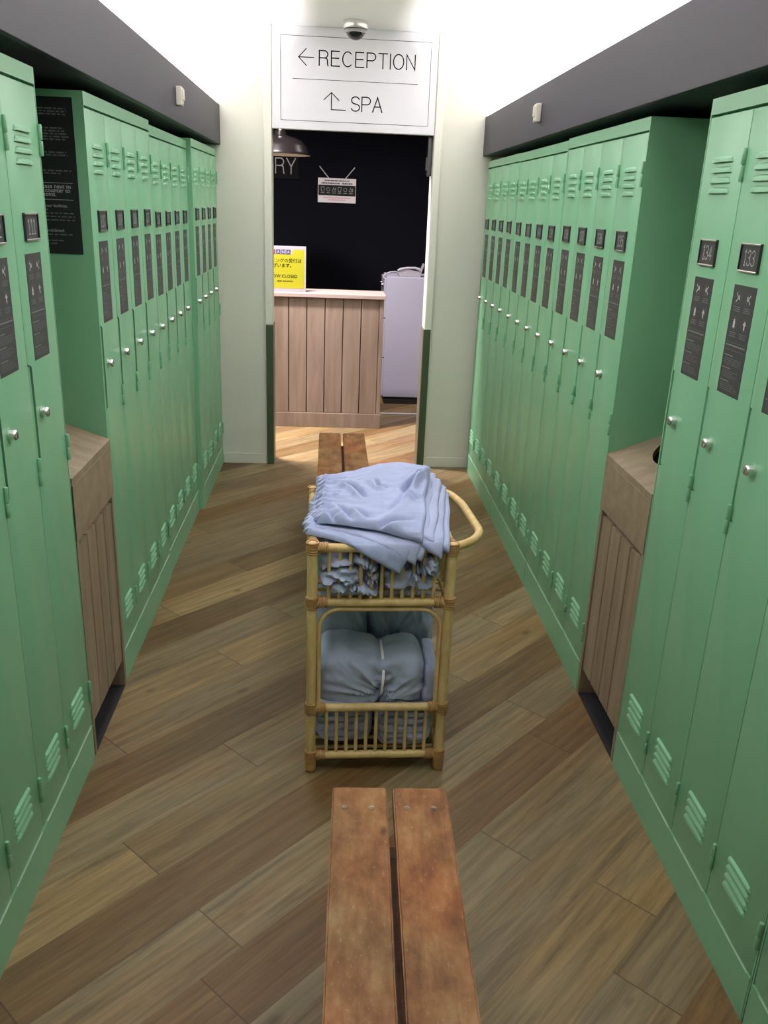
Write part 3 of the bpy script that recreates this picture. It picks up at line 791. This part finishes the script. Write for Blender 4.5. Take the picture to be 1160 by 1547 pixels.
# ------------------------------------------------------------------ garments
def fbm(v, o=4):
    return noise.fractal(v, 1.0, 2.1, o)
def drape(x, yf, off, zb):
    """point on the heap for flat coordinates: over the front rail the cloth hangs down"""
    y0 = 2.062
    if yf >= y0:
        k = min(1, max(0, (yf - y0) / .03)); ang = (1 - k) * .5
        return Vector((x, yf - math.sin(ang) * off, zb + math.cos(ang) * off - (1 - k) ** 2 * .004))
    s = y0 - yf
    ang = min(1.38, .5 + s / .03 * .9)
    yy = y0 - .016 * (1 - math.exp(-s / .018)) - .05 * s
    zz = zb - .004 - max(0, s - .007) * .93
    return Vector((x, yy - math.sin(ang) * off, zz + math.cos(ang) * off * .8))
def slab(bm, Q, base, th, seed, nu=96, nv=80, wr=1., gather=0., dirs=None, crease=False):
    """Q: LF, RF, RB, LB flat corners; base(x,y): heap height; th thickness; gather: ruffles at the left edge"""
    LF, RF, RB, LB = [Vector(q) for q in Q]
    sd = seed * 13.37
    dirs = dirs or []
    top = []; bot = []
    for j in range(nv + 1):
        rt_, rb_ = [], []
        for i in range(nu + 1):
            # concentrate samples at the rim
            u = .5 - .5 * math.cos(PI * i / nu) if True else i / nu
            u = .35 * u + .65 * i / nu
            v = j / nv; v = .35 * (.5 - .5 * math.cos(PI * v)) + .65 * v
            eu = min(u, 1 - u); ev = min(v, 1 - v)
            p = (LF * (1 - u) + RF * u) * (1 - v) + (LB * (1 - u) + RB * u) * v
            wob = .010 * wr
            p.x += wob * noise.noise(Vector((p.y * 11 + sd, u * 2.2, sd))) * (1 if eu < .2 else .6)
            p.y += wob * noise.noise(Vector((p.x * 11 - sd, v * 2.2, sd)))
            if gather:
                g = math.exp(-u / .10)
                p.x += gather * .010 * g * math.sin(v * 62 + 3 * noise.noise(Vector((v * 9, sd, 0))))
            e = min(eu * .40, ev * .40)
            prof = math.sqrt(max(0, 1 - (1 - min(1, e / .012)) ** 2))
            w = 0
            for (ox, oy, an, f, am, sp_) in dirs:
                ca, sa = math.cos(an), math.sin(an)
                dx, dy = p.x - ox, p.y - oy
                t1 = dx * ca + dy * sa; t2 = -dx * sa + dy * ca
                c = t2 + .018 * noise.noise(Vector((t1 * 16, sd, ox * 50)))
                w += am * math.exp(-(c / f) ** 2) * math.exp(-(t1 / sp_) ** 2) * 1.0
                w -= .55 * am * math.exp(-((c + f * 1.7) / (f * .8)) ** 2) * math.exp(-(t1 / sp_) ** 2)
            q = Vector((p.x * 16 + sd, p.y * 16, sd))
            w += wr * (.0042 * fbm(q * .55, 3) + .0026 * (1 - 2 * abs(noise.noise(q * 1.3))) + .0008 * fbm(q * 3, 2))
            if crease: w += creases(p.x, p.y)
            if gather:
                g = math.exp(-u / .16)
                w += gather * .0068 * g * math.sin(v * 62 + 3.5 * noise.noise(Vector((v * 9, sd, u * 6)))) * (1 if u > .012 else .5)
                w += gather * .006 * math.exp(-((u - .045) / .03) ** 2)
            zb = base(p.x, p.y)
            off = th * (.25 + .75 * prof) + w * (.25 + .75 * prof)
            rt_.append(bm.verts.new(drape(p.x, p.y, max(.002, off), zb)))
            rb_.append(bm.verts.new(drape(p.x, p.y, max(.002, off) * .12 + min(0, w) * .0, zb)))
        top.append(rt_); bot.append(rb_)
    for j in range(nv):
        for i in range(nu):
            bm.faces.new([top[j][i], top[j][i + 1], top[j + 1][i + 1], top[j + 1][i]])
            bm.faces.new([bot[j][i], bot[j + 1][i], bot[j + 1][i + 1], bot[j][i + 1]])
    rim = [(0, i) for i in range(nu)] + [(j, nu) for j in range(nv)] + [(nv, i) for i in range(nu, 0, -1)] + [(j, 0) for j in range(nv, 0, -1)]
    for k in range(len(rim)):
        a, b2 = rim[k], rim[(k + 1) % len(rim)]
        bm.faces.new([top[a[0]][a[1]], bot[a[0]][a[1]], bot[b2[0]][b2[1]], top[b2[0]][b2[1]]])

def heap(level):
    def f(x, y):
        k = min(1, max(0, (y - 2.06) / .40)); k = k * k * (3 - 2 * k)
        kx = min(1, max(0, (x + .05) / .20))
        dome = math.exp(-((x - .22) / .15) ** 2) * k
        return .703 + .006 * k + .030 * dome + level * (.40 + .60 * min(1, max(0, (y - 2.04) / .10))) * (.45 + .55 * kx)
    return f
CREASES = [
 ([(.04, 2.40), (.073, 2.34), (.101, 2.256)], .012, .0065), ([(.127, 2.374), (.143, 2.306), (.166, 2.293)], .008, .006),
 ([(.003, 2.175), (.024, 2.105)], .008, .006), ([(.02, 2.234), (.045, 2.17), (.064, 2.123)], .007, .006),
 ([(.073, 2.085), (.105, 2.075), (.163, 2.10), (.225, 2.111)], .008, .007), ([(.206, 2.266), (.24, 2.327), (.269, 2.383), (.300, 2.43)], .016, .007),
 ([(.215, 2.252), (.249, 2.219)], .009, .006), ([(.065, 2.195), (.107, 2.118)], .006, .006), ([(.157, 2.134), (.198, 2.216), (.246, 2.35)], .005, .008),
 ([(-.022, 2.30), (.03, 2.322)], .006, .006), ([(.225, 2.30), (.262, 2.345), (.29, 2.36)], .008, .006), ([(.0, 2.42), (.05, 2.44)], .006, .006)]
def creases(x, y):
    w = 0
    p = Vector((x, y))
    for pl, A, wd in CREASES:
        best = None; n = len(pl) - 1
        for i in range(n):
            a = Vector(pl[i]); d = Vector(pl[i + 1]) - a; L2 = d.length
            t = (p - a).dot(d) / (L2 * L2); tc = min(1, max(0, t))
            q = p - (a + d * tc); ds = q.length
            if best is None or ds < best[0]:
                best = (ds, math.copysign(ds, d.x * q.y - d.y * q.x), (i + tc) / n, abs(t - tc) * L2)
        ds, sg, t, over = best
        if ds > .06: continue
        end = (min(1, t / .25, (1 - t) / .25) * .75 + .25) * math.exp(-(over / .012) ** 2)
        w += 1.5 * A * end * (-math.exp(-(sg / wd) ** 2) + .75 * math.exp(-((sg + 2.3 * wd) / (1.5 * wd)) ** 2) + .35 * math.exp(-((sg - 2.6 * wd) / (1.8 * wd)) ** 2))
    # raised turned-over leg at the right rear
    w += .017 * math.exp(-((x - .29) / .045) ** 2 - ((y - 2.33) / .08) ** 2)
    return w
GROUP = 'folded pale blue garments piled on the cart'
pile = [
 ('lowest pale blue garment of the pile, its corner hanging lowest over the front rail', [(-.058, 2.130), (.190, 1.978), (.335, 2.34), (-.028, 2.44)], 0.000, .012, 1),
 ('second lowest pale blue garment of the pile, corner over the front rail', [(-.064, 2.165), (.228, 2.000), (.338, 2.38), (-.030, 2.46)], .010, .012, 2),
 ('middle pale blue garment of the pile, its square corner at the front right post', [(-.050, 2.200), (.300, 2.018), (.345, 2.42), (-.030, 2.49)], .020, .012, 0),
 ('second highest pale blue garment of the pile, folded hem at the right rear', [(-.036, 2.200), (.278, 2.045), (.338, 2.43), (-.030, 2.50)], .031, .013, 2),
 ('topmost pale blue garment of the pile, with gathered waistband on the left', [(-.030, 2.150), (.244, 2.046), (.312, 2.50), (-.028, 2.51)], .043, .016, 0),
]
for k, (lab, Q, lev, th, mi) in enumerate(pile):
    bm = bmesh.new()
    last = k == len(pile) - 1
    slab(bm, Q, heap(lev), th, k + 1, nu=170 if last else 96, nv=140 if last else 80, gather=1.0 if k >= 3 else .7, crease=last, wr=.8 if last else .7)
    if 0 < k:
        # folded-back layer showing its own hem inside the same garment
        Q2 = [(Q[0][0] + .02, Q[0][1] + .012), (Q[1][0] + .016, Q[1][1] + .014), (Q[2][0] + .012, Q[2][1] - .02), (Q[3][0] + .02, Q[3][1] - .02)]
        slab(bm, Q2, heap(lev - .006), th * .62, k + 21, nu=60, nv=50, wr=.5)
    o = mk('folded_garment', bm, BLUE[mi], None, 70); tag(o, lab, 'clothes', GROUP)
def bundle(bm, x0, x1, y0, y1, z0, z1, seed, pinch=None, ruffle=None, layers=0, nu=110, nv=96, tilt=0, wr=1., flat=3.2, pw=.10, deep=.5, tuck=None):
    sd = seed * 7.77; rings = []
    for i in range(nu + 1):
        u = i / nu; t = .5 - .5 * math.cos(PI * u); t = .4 * t + .6 * u
        x = x0 + (x1 - x0) * t
        endp = max(.02, 1 - abs(2 * t - 1) ** 9) ** .5
        s = endp; pk = 0
        if pinch is not None:
            pk = math.exp(-((t - pinch) / pw) ** 2)
            s *= 1 - deep * math.exp(-((t - pinch) / pw) ** 2) - .12 * math.exp(-((t - pinch) / (pw * 3)) ** 2)
        ring = []
        for j in range(nv):
            a = 2 * PI * j / nv
            ca, sa = math.cos(a), math.sin(a)
            r = (abs(ca) ** flat + abs(sa) ** flat) ** (-1 / flat)
            yy = ca * r * .5; zz = sa * r * .5
            q = Vector((x * 7, yy * 2.2 + sd, zz * 2.2))
            w = .035 * fbm(q, 3) + .03 * (1 - 2 * abs(noise.noise(Vector((x * 12, yy * 3.5 + sd, zz * 3.5)))))
            w += .022 * (1 - 2.4 * abs(noise.noise(Vector((x * 26 + sd, yy * 6, zz * 6 + x * 9))))) * (.4 + .6 * abs(noise.noise(Vector((x * 5, yy * 2 + 9, sd)))))
            # radiating tucks near the tie
            if pinch is not None:
                w += .10 * pk ** .5 * abs(noise.noise(Vector((t * 2.5, math.atan2(zz, yy) * 5 + sd, 0)))) - .03 * pk
                w += .05 * math.exp(-((t - pinch) / (pw * 2.2)) ** 2) * math.sin(a * 9 + sd + 3 * noise.noise(Vector((t * 6, a, sd))))
            if layers:
                gq = abs(math.sin(zz * layers * PI + 1.4 * noise.noise(Vector((x * 12, sd, yy * 2))) + .9 * noise.noise(Vector((x * 30, sd, zz * 3))))); w += .03 - .085 * math.exp(-(gq / .28) ** 2)
            if ruffle is not None:
                g = max(0, 1 - abs(t - ruffle) / .28)
                w += .26 * g * math.sin(a * 13 + 2 * noise.noise(Vector((t * 9, sd, a)))) * (.5 + .5 * abs(noise.noise(Vector((a * 2, sd, t * 4)))))
            w *= wr
            sc = s * (1 + w)
            if tuck:
                tx, tz = tuck
                zq = (z0 + z1) / 2 + zz * (z1 - z0) * sc
                dx, dz = x - tx, zq - tz
                dd = math.hypot(dx, dz); th = math.atan2(dz, dx)
                rid = 1.1 - 2.8 * abs(noise.noise(Vector((math.cos(th) * 2.4 + sd, math.sin(th) * 3.6, dd * 5))))
                fall = math.exp(-dd / .085) * min(1, dd / .015)
                front = max(0, -ca) if abs(ca) > .2 else 0
                sc *= 1 - .16 * math.exp(-(dd / .03) ** 2) * front + .19 * fall * rid * (1 if ca < 0 else .4)
            zoff = (z1 - z0) * .5 * (1 - s) * -.35 if pinch is not None else 0
            px = x + .008 * noise.noise(Vector((yy * 5, zz * 5, sd + x * 3)))
            ring.append(bm.verts.new((px, (y0 + y1) / 2 + yy * (y1 - y0) * sc, (z0 + z1) / 2 + zz * (z1 - z0) * sc + zoff + tilt * (t - .5))))
        rings.append(ring)
    for A, B in zip(rings, rings[1:]):
        for j in range(nv): bm.faces.new([A[j], A[(j + 1) % nv], B[(j + 1) % nv], B[j]])
    bm.faces.new(rings[0][::-1]); bm.faces.new(rings[-1])

G2 = 'tied and stacked blue garments in the cart'
def bun(lab, args, mi, kw, name='garment_bundle', string=None):
    bm = bmesh.new(); bundle(bm, *args, **kw); o = mk(name, bm, BLUE[mi], None, 75); tag(o, lab, 'clothes', G2)
    if string:
        xs, yc, zc, ry, rz_ = string
        bm = bmesh.new()
        for k in (0, .0035):
            tube(bm, [(xs + k + .002 * math.sin(3 * a), yc + ry * math.cos(a), zc + rz_ * math.sin(a)) for a in [2 * PI * i / 28 for i in range(28)]], .0022, 6, closed=True)
        mk('tie_string', bm, STRING, o, 60)
    return o
# upper basket
bun('crumpled blue garments in the left half of the upper basket', (-.030, .150, 2.090, 2.49, .545, .700, 3), 3, dict(wr=2.6, layers=4, nu=130, nv=150, tuck=(.10, .60)), 'crumpled_garments')
bun('crumpled blue garments in the right half of the upper basket', (.140, .308, 2.090, 2.49, .545, .700, 5), 3, dict(wr=2.4, layers=3, nu=130, nv=150, tuck=(.24, .66)), 'crumpled_garments')
# lower basket
bun('folded blue stack at the bottom left of the lower basket, behind the bars', (-.032, .138, 2.090, 2.285, .080, .205, 8), 3, dict(layers=5.5, wr=2.1, flat=5, nu=120, nv=160), 'garment_stack')
bun('folded blue stack at the bottom right of the lower basket, behind the bars', (.146, .308, 2.090, 2.285, .070, .205, 9), 3, dict(layers=6, wr=2.2, flat=5, nu=120, nv=160), 'garment_stack')
bun('front bundle in the lower basket, tied at the middle with white string', (-.034, .288, 2.094, 2.285, .188, .352, 12), 3, dict(pinch=.60, pw=.05, deep=.10, wr=1.0, flat=4.5, tuck=(.160, .228), layers=0, nv=150, nu=140), string=(.159, 2.1885, .265, .091, .076))
bun('garment stack standing at the right end of the lower basket, beside the front bundle', (.276, .316, 2.100, 2.30, .150, .325, 21), 2, dict(wr=1.2, flat=4, nu=60), 'garment_stack')
bun('rear left bundle in the lower basket, smooth and tied with white string', (-.050, .128, 2.300, 2.500, .062, .400, 16), 3, dict(wr=1.0, flat=4, tuck=(.125, .30), nu=110, nv=120, tilt=-.05), string=(.108, 2.400, .225, .096, .158))
bun('rear right bundle in the lower basket, its right end ruffled', (.128, .330, 2.300, 2.500, .062, .408, 18), 3, dict(ruffle=.92, wr=1.15, flat=3.2, tuck=(.20, .30), nu=130, nv=150))

# ------------------------------------------------------------------ reception
ctr = thing('reception_counter', 'pale oak plank counter beyond the doorway', 'counter', (0, 6.08, 0))
CXR = .362; CXL = -1.9
bm = bmesh.new(); s0 = .332; pw = .1262; x1 = s0
while x1 > CXL:
    box(bm, max(CXL, x1 - pw + .0030), x1 - .0030, 0, .02, .107, .918, 0, .002); x1 -= pw
box(bm, CXL, s0, .018, .30, 0.0, .918, 1); mk('plank_front', bm, [OAKR, BENCHD], ctr)
bm = bmesh.new(); box(bm, s0 + .0005, CXR, -.004, .30, .107, .918, 0, .002); mk('corner_post', bm, [OAKR], ctr)
bm = bmesh.new(); box(bm, CXL, CXR + .003, -.012, .303, 0, .105, 0, .002); mk('base_board', bm, [OAKR], ctr)
bm = bmesh.new(); box(bm, CXL - .02, CXR + .012, -.025, .33, .9185, .946, 0, .003); mk('counter_top', bm, [OAKT], ctr)

t = thing('closed_notice', 'yellow and white closed notice standing on the counter', 'sign', (-.183, 6.14, .9465))
bm = bmesh.new(); box(bm, -.44, 0, -.004, .004, 0, .302, 0, .001); prism(bm, [(.004, 0), (.09, 0), (.004, .16)], -.25, -.19, 'x', 0); mk('stand', bm, [PLASTW], t)
bm = bmesh.new(); fnY = lambda a, b2: (a, -.0046, b2)
f = bm.faces.new([bm.verts.new(fnY(*p)) for p in ((-.425, .022), (-.012, .022), (-.012, .280), (-.082, .280), (-.094, .272), (-.094, .246), (-.425, .246))]); mk('yellow_panel', bm, [YELLOW], t)
bm = bmesh.new(); Mt = lambda x, z: Matrix.Translation((x, -.0052, z)) @ Matrix.Rotation(PI / 2, 4, 'X')
font_mesh(bm, 'クリーニングの受付は', .0300, Mt(-.030, .196), 'RIGHT', 0, .0003)
mk('text_line', bm, [SIGNK], t); bm = bmesh.new()
font_mesh(bm, '終了してございます。', .0290, Mt(-.082, .163), 'RIGHT', 0, .0005)
mk('text_line', bm, [SIGNK], t); bm = bmesh.new()
font_mesh(bm, 'NOW CLOSED', .0290, Mt(-.058, .093), 'RIGHT', 0, .0005)
mk('text_line', bm, [SIGNK], t); bm = bmesh.new()
font_mesh(bm, 'open tomorrow', .0165, Mt(-.090, .066), 'RIGHT', 0, .0005)
mk('text_line', bm, [SIGNK], t)
bm = bmesh.new(); Ms = lambda x, z: Matrix.Translation((x, -.0066, z)) @ Matrix.Rotation(PI / 2, 4, 'X')
for k, ch in enumerate(('A', 'N', 'A', '')):
    x1 = -.106 - k * .0345
    box(bm, x1 - .0295, x1, -.0058, -.004, .249, .279, 1 if k == 3 else 0)
    if ch: font_mesh(bm, ch, .026, Ms(x1 - .0148, .2545), 'CENTER', 2, .0006)
mk('logo_tiles', bm, [mat('violet_print', (.040, .028, .085), .6), mat('red_print', (.19, .024, .032), .6), PLASTW], t)

cab = thing('filing_cabinet', 'pale lavender metal filing cabinet beside the counter', 'cabinet', (.425, 6.90, 0))
bm = bmesh.new(); box(bm, 0, .60, 0, .44, .058, 1.013, 0, .004); mk('carcass', bm, [LAV], cab)
bm = bmesh.new(); box(bm, .012, .588, .012, .43, 0, .0585); mk('plinth', bm, [DARKV], cab)
for k in range(3):
    z0 = .068 + k * .313
    bm = bmesh.new(); box(bm, -.017, 0, .006, .434, z0, z0 + .305, 0, .003); d = mk('drawer', bm, [LAV], cab)
    bm = bmesh.new(); tube(bm, loop([(-.016, .10, z0 + .25), (-.034, .10, z0 + .25), (-.034, .34, z0 + .25), (-.016, .34, z0 + .25)], .01), .005, 8); mk('drawer_handle', bm, [CHROME], d, 50)
ph = thing('telephone', 'white desk telephone on the lavender filing cabinet', 'telephone', (.60, 7.00, 1.0135))
bm = bmesh.new(); prism(bm, [(-.075, 0), (.095, 0), (.100, .020), (.085, .036), (.0, .046), (-.060, .030), (-.078, .012)], -.07, .07, 'y'); 
bmesh.ops.bevel(bm, geom=bm.edges[:], offset=.003, segments=2, affect='EDGES'); mk('base', bm, [PLASTW], ph, 40)
bm = bmesh.new(); tube(bm, [(-.085, -.03, .040), (-.065, -.03, .052), (-.01, -.03, .064), (.05, -.03, .066), (.085, -.03, .056), (.092, -.03, .044)], [.010, .012, .010, .010, .012, .010], 10); mk('handset', bm, [PLASTW], ph, 60)
bm = bmesh.new(); prism(bm, [(.088, .018), (.094, .018), (.122, .098), (.117, .100)], -.06, .06, 'y'); mk('display_flap', bm, [PLASTW], ph)
bm = bmesh.new(); tube(bm, loop([(-.07, -.03, .02), (-.10, -.04, .034), (-.15, -.06, .030), (-.195, -.075, .008), (-.203, -.08, -.012), (-.190, -.08, -.016)], .012), .0065, 8); mk('cord', bm, [PLASTW], ph, 60)

lamp = thing('pendant_lamp', 'dark grey dome pendant lamp over the counter', 'lamp', (-.366, 6.30, 1.832))
bm = bmesh.new(); lathe(bm, [(.203, 0), (.204, .006), (.192, .020), (.178, .055), (.145, .088), (.10, .108), (.045, .122), (.038, .150), (.030, .152), (0, .152)], seg=48, mi=0)
lathe(bm, [(.203, 0), (.185, .010), (.165, .045), (.10, .085), (0, .09)], seg=48, mi=1)
mk('shade', bm, [mat('dark_grey_enamel', (.006, .005, .005), .30, spec=.08), mat('cream_enamel', (.70, .62, .50), .5)], lamp, 50)
bm = bmesh.new(); lathe(bm, [(0, .150), (.022, .150), (.022, .19), (.012, .20), (.012, .22), (0, .22)], seg=20); mk('socket', bm, [CHROME], lamp, 40)
bm = bmesh.new(); tube(bm, [(0, 0, .21), (0, 0, .918)], .004, 8); mk('flex', bm, [DARKV], lamp, 60)
bm = bmesh.new(); lathe(bm, [(0, .012)] + [(.035 * math.sin(math.radians(a)), .047 - .035 * math.cos(math.radians(a))) for a in range(10, 180, 17)] + [(0, .085)], seg=20); mk('bulb', bm, [mat('frosted_bulb', (.8, .75, .65), .4)], lamp, 60)

YW = 7.4
bm = bmesh.new(); box(bm, -1.3, -.282, YW - .012, YW, 1.705, 2.02, 0, .002)
o = bmesh.new()
t = thing('wall_lettering', 'black board on the far wall with thin grey letters', 'sign', (0, 0, 0))
mk('board', bm, [mat('black_board', (.0042, .0042, .0052), .85, spec=.08)], t)
text_strokes(o, 'RY', .112, .0085, lambda a, b2: (a, YW - .0135, b2), -.468, 1.747, width=.158, sp=.18)
mk('letters', o, [mat('grey_letters', (.17, .17, .17), .6)], t)

t = thing('price_poster', 'small white and black poster with antenna sticks on the black wall', 'poster', (.0245, YW, 1.54))
bm = bmesh.new(); box(bm, -.1535, .1535, -.008, 0, 0, .186, 0, .001); mk('panel', bm, [mat('poster_white', (.40, .38, .39), .6)], t)
bm = bmesh.new(); fnp = lambda a, b2: (a, -.0086, b2)
def qb(x0, x1, z0, z1, mi):
    f = bm.faces.new([bm.verts.new((x, -.0086 - .0006 * mi, z)) for x, z in ((x0, z0), (x1, z0), (x1, z1), (x0, z1))]); f.material_index = mi
qb(-.150, .150, .054, .134, 0); mk('black_band', bm, [mat('band_black', (.012, .013, .012), .8, spec=.1)], t)
bm = bmesh.new(); rng = random.Random(9)
fi = lambda a, b2: (a, -.0094, b2)
for k in range(6):
    cx = -.115 + k * .0455
    if k % 3 == 0: ribbon(bm, [(cx - .013, .118), (cx - .010, .085), (cx + .010, .085), (cx + .013, .118), (cx - .013, .118)], .002, fi)
    elif k % 3 == 1: ribbon(bm, [(cx + a, .100 + b2) for a, b2 in arc(0, 0, .013, .013, 0, 360, 16)], .002, fi)
    else: ribbon(bm, [(cx - .014, .088), (cx - .002, .116), (cx + .004, .098), (cx + .014, .112), (cx + .014, .088), (cx - .014, .088)], .002, fi)
    ribbon(bm, [(cx - .013, .074), (cx + .013, .074)], .003, fi)
mk('pictograms', bm, [mat('dim_print', (.26, .26, .26), .6)], t)
bm = bmesh.new(); fi = lambda a, b2: (a, -.0089, b2)
def tl(z, x0, x1, h, mi):
    x = x0
    while x < x1:
        l = .004 + .008 * rng.random(); 
        f = bm.faces.new([bm.verts.new(fi(*p)) for p in ((x, z), (min(x + l, x1), z), (min(x + l, x1), z + h), (x, z + h))]); f.material_index = mi; x += l + .003
tl(.163, -.10, .10, .009, 0); tl(.142, -.125, .02, .011, 0); tl(.142, .04, .125, .011, 0); mk('printed_lines', bm, [SIGNK], t)
bm = bmesh.new(); tl(.034, -.11, .11, .007, 0); tl(.018, -.07, .07, .007, 0)
mk('pink_lines', bm, [mat('pink_print', (.36, .12, .15), .5)], t)
for s in (-1, 1):
    bm = bmesh.new(); tube(bm, [(s * .068, -.004, .186), (s * .142, -.006, .272)], .0045, 8); mk('antenna_stick', bm, [mat('grey_stick', (.25, .25, .25), .5)], t, 60)

# ------------------------------------------------------------------ lights
def area(name, loc, rot, sx, sy, power, col, spread=None):
    l = bpy.data.lights.new(name, 'AREA'); l.shape = 'RECTANGLE'; l.size = sx; l.size_y = sy; l.energy = power; l.color = col
    if spread: l.spread = spread
    o = bpy.data.objects.new(name, l); o.location = loc; o.rotation_euler = rot; COL.objects.link(o); return o
WARM = (1.0, .945, .985)
Y0 = .35
for s, xf in ((-1, SL), (1, SR)):
    area('cove_light', (xf + s * .095, (Y0 + D) / 2, 1.948), (PI, 0, 0), .03, D - Y0 - .05, 17.0 * (D - Y0), WARM)
area('reception_downlight', (-.62, 5.46, 2.69), (0, 0, 0), .28, .22, 150, (1.0, .90, .90), math.radians(150))
area('reception_downlight', (.62, 6.45, 2.70), (0, 0, 0), .3, .3, 14, (1.0, .88, .90), math.radians(110))
w = bpy.data.worlds.new('world'); SC.world = w; w.use_nodes = True
w.node_tree.nodes['Background'].inputs[0].default_value = (.6, .6, .6, 1); w.node_tree.nodes['Background'].inputs[1].default_value = .02

# ------------------------------------------------------------------ camera
cam = bpy.data.cameras.new('camera'); co = bpy.data.objects.new('camera', cam); COL.objects.link(co)
cam.sensor_fit = 'VERTICAL'; cam.sensor_height = 24; cam.lens = 1290.336 / 1547 * 24; cam.clip_start = .02
r = Vector((.99774209, -.05532797, .03807279)); u = Vector((-.01707932, .33922482, .94055028)); fwd = Vector((.06495398, .93907685, -.33751391))
M = Matrix(((r.x, u.x, -fwd.x, 0), (r.y, u.y, -fwd.y, 0), (r.z, u.z, -fwd.z, 1.53452589), (0, 0, 0, 1)))
co.matrix_world = M
SC.camera = co
SC.view_settings.view_transform = 'Standard'
SC.view_settings.look = 'None'
SC.view_settings.exposure = 0
SC.cycles.max_bounces = 10; SC.cycles.diffuse_bounces = 6; SC.cycles.glossy_bounces = 4
SC.cycles.use_denoising = True
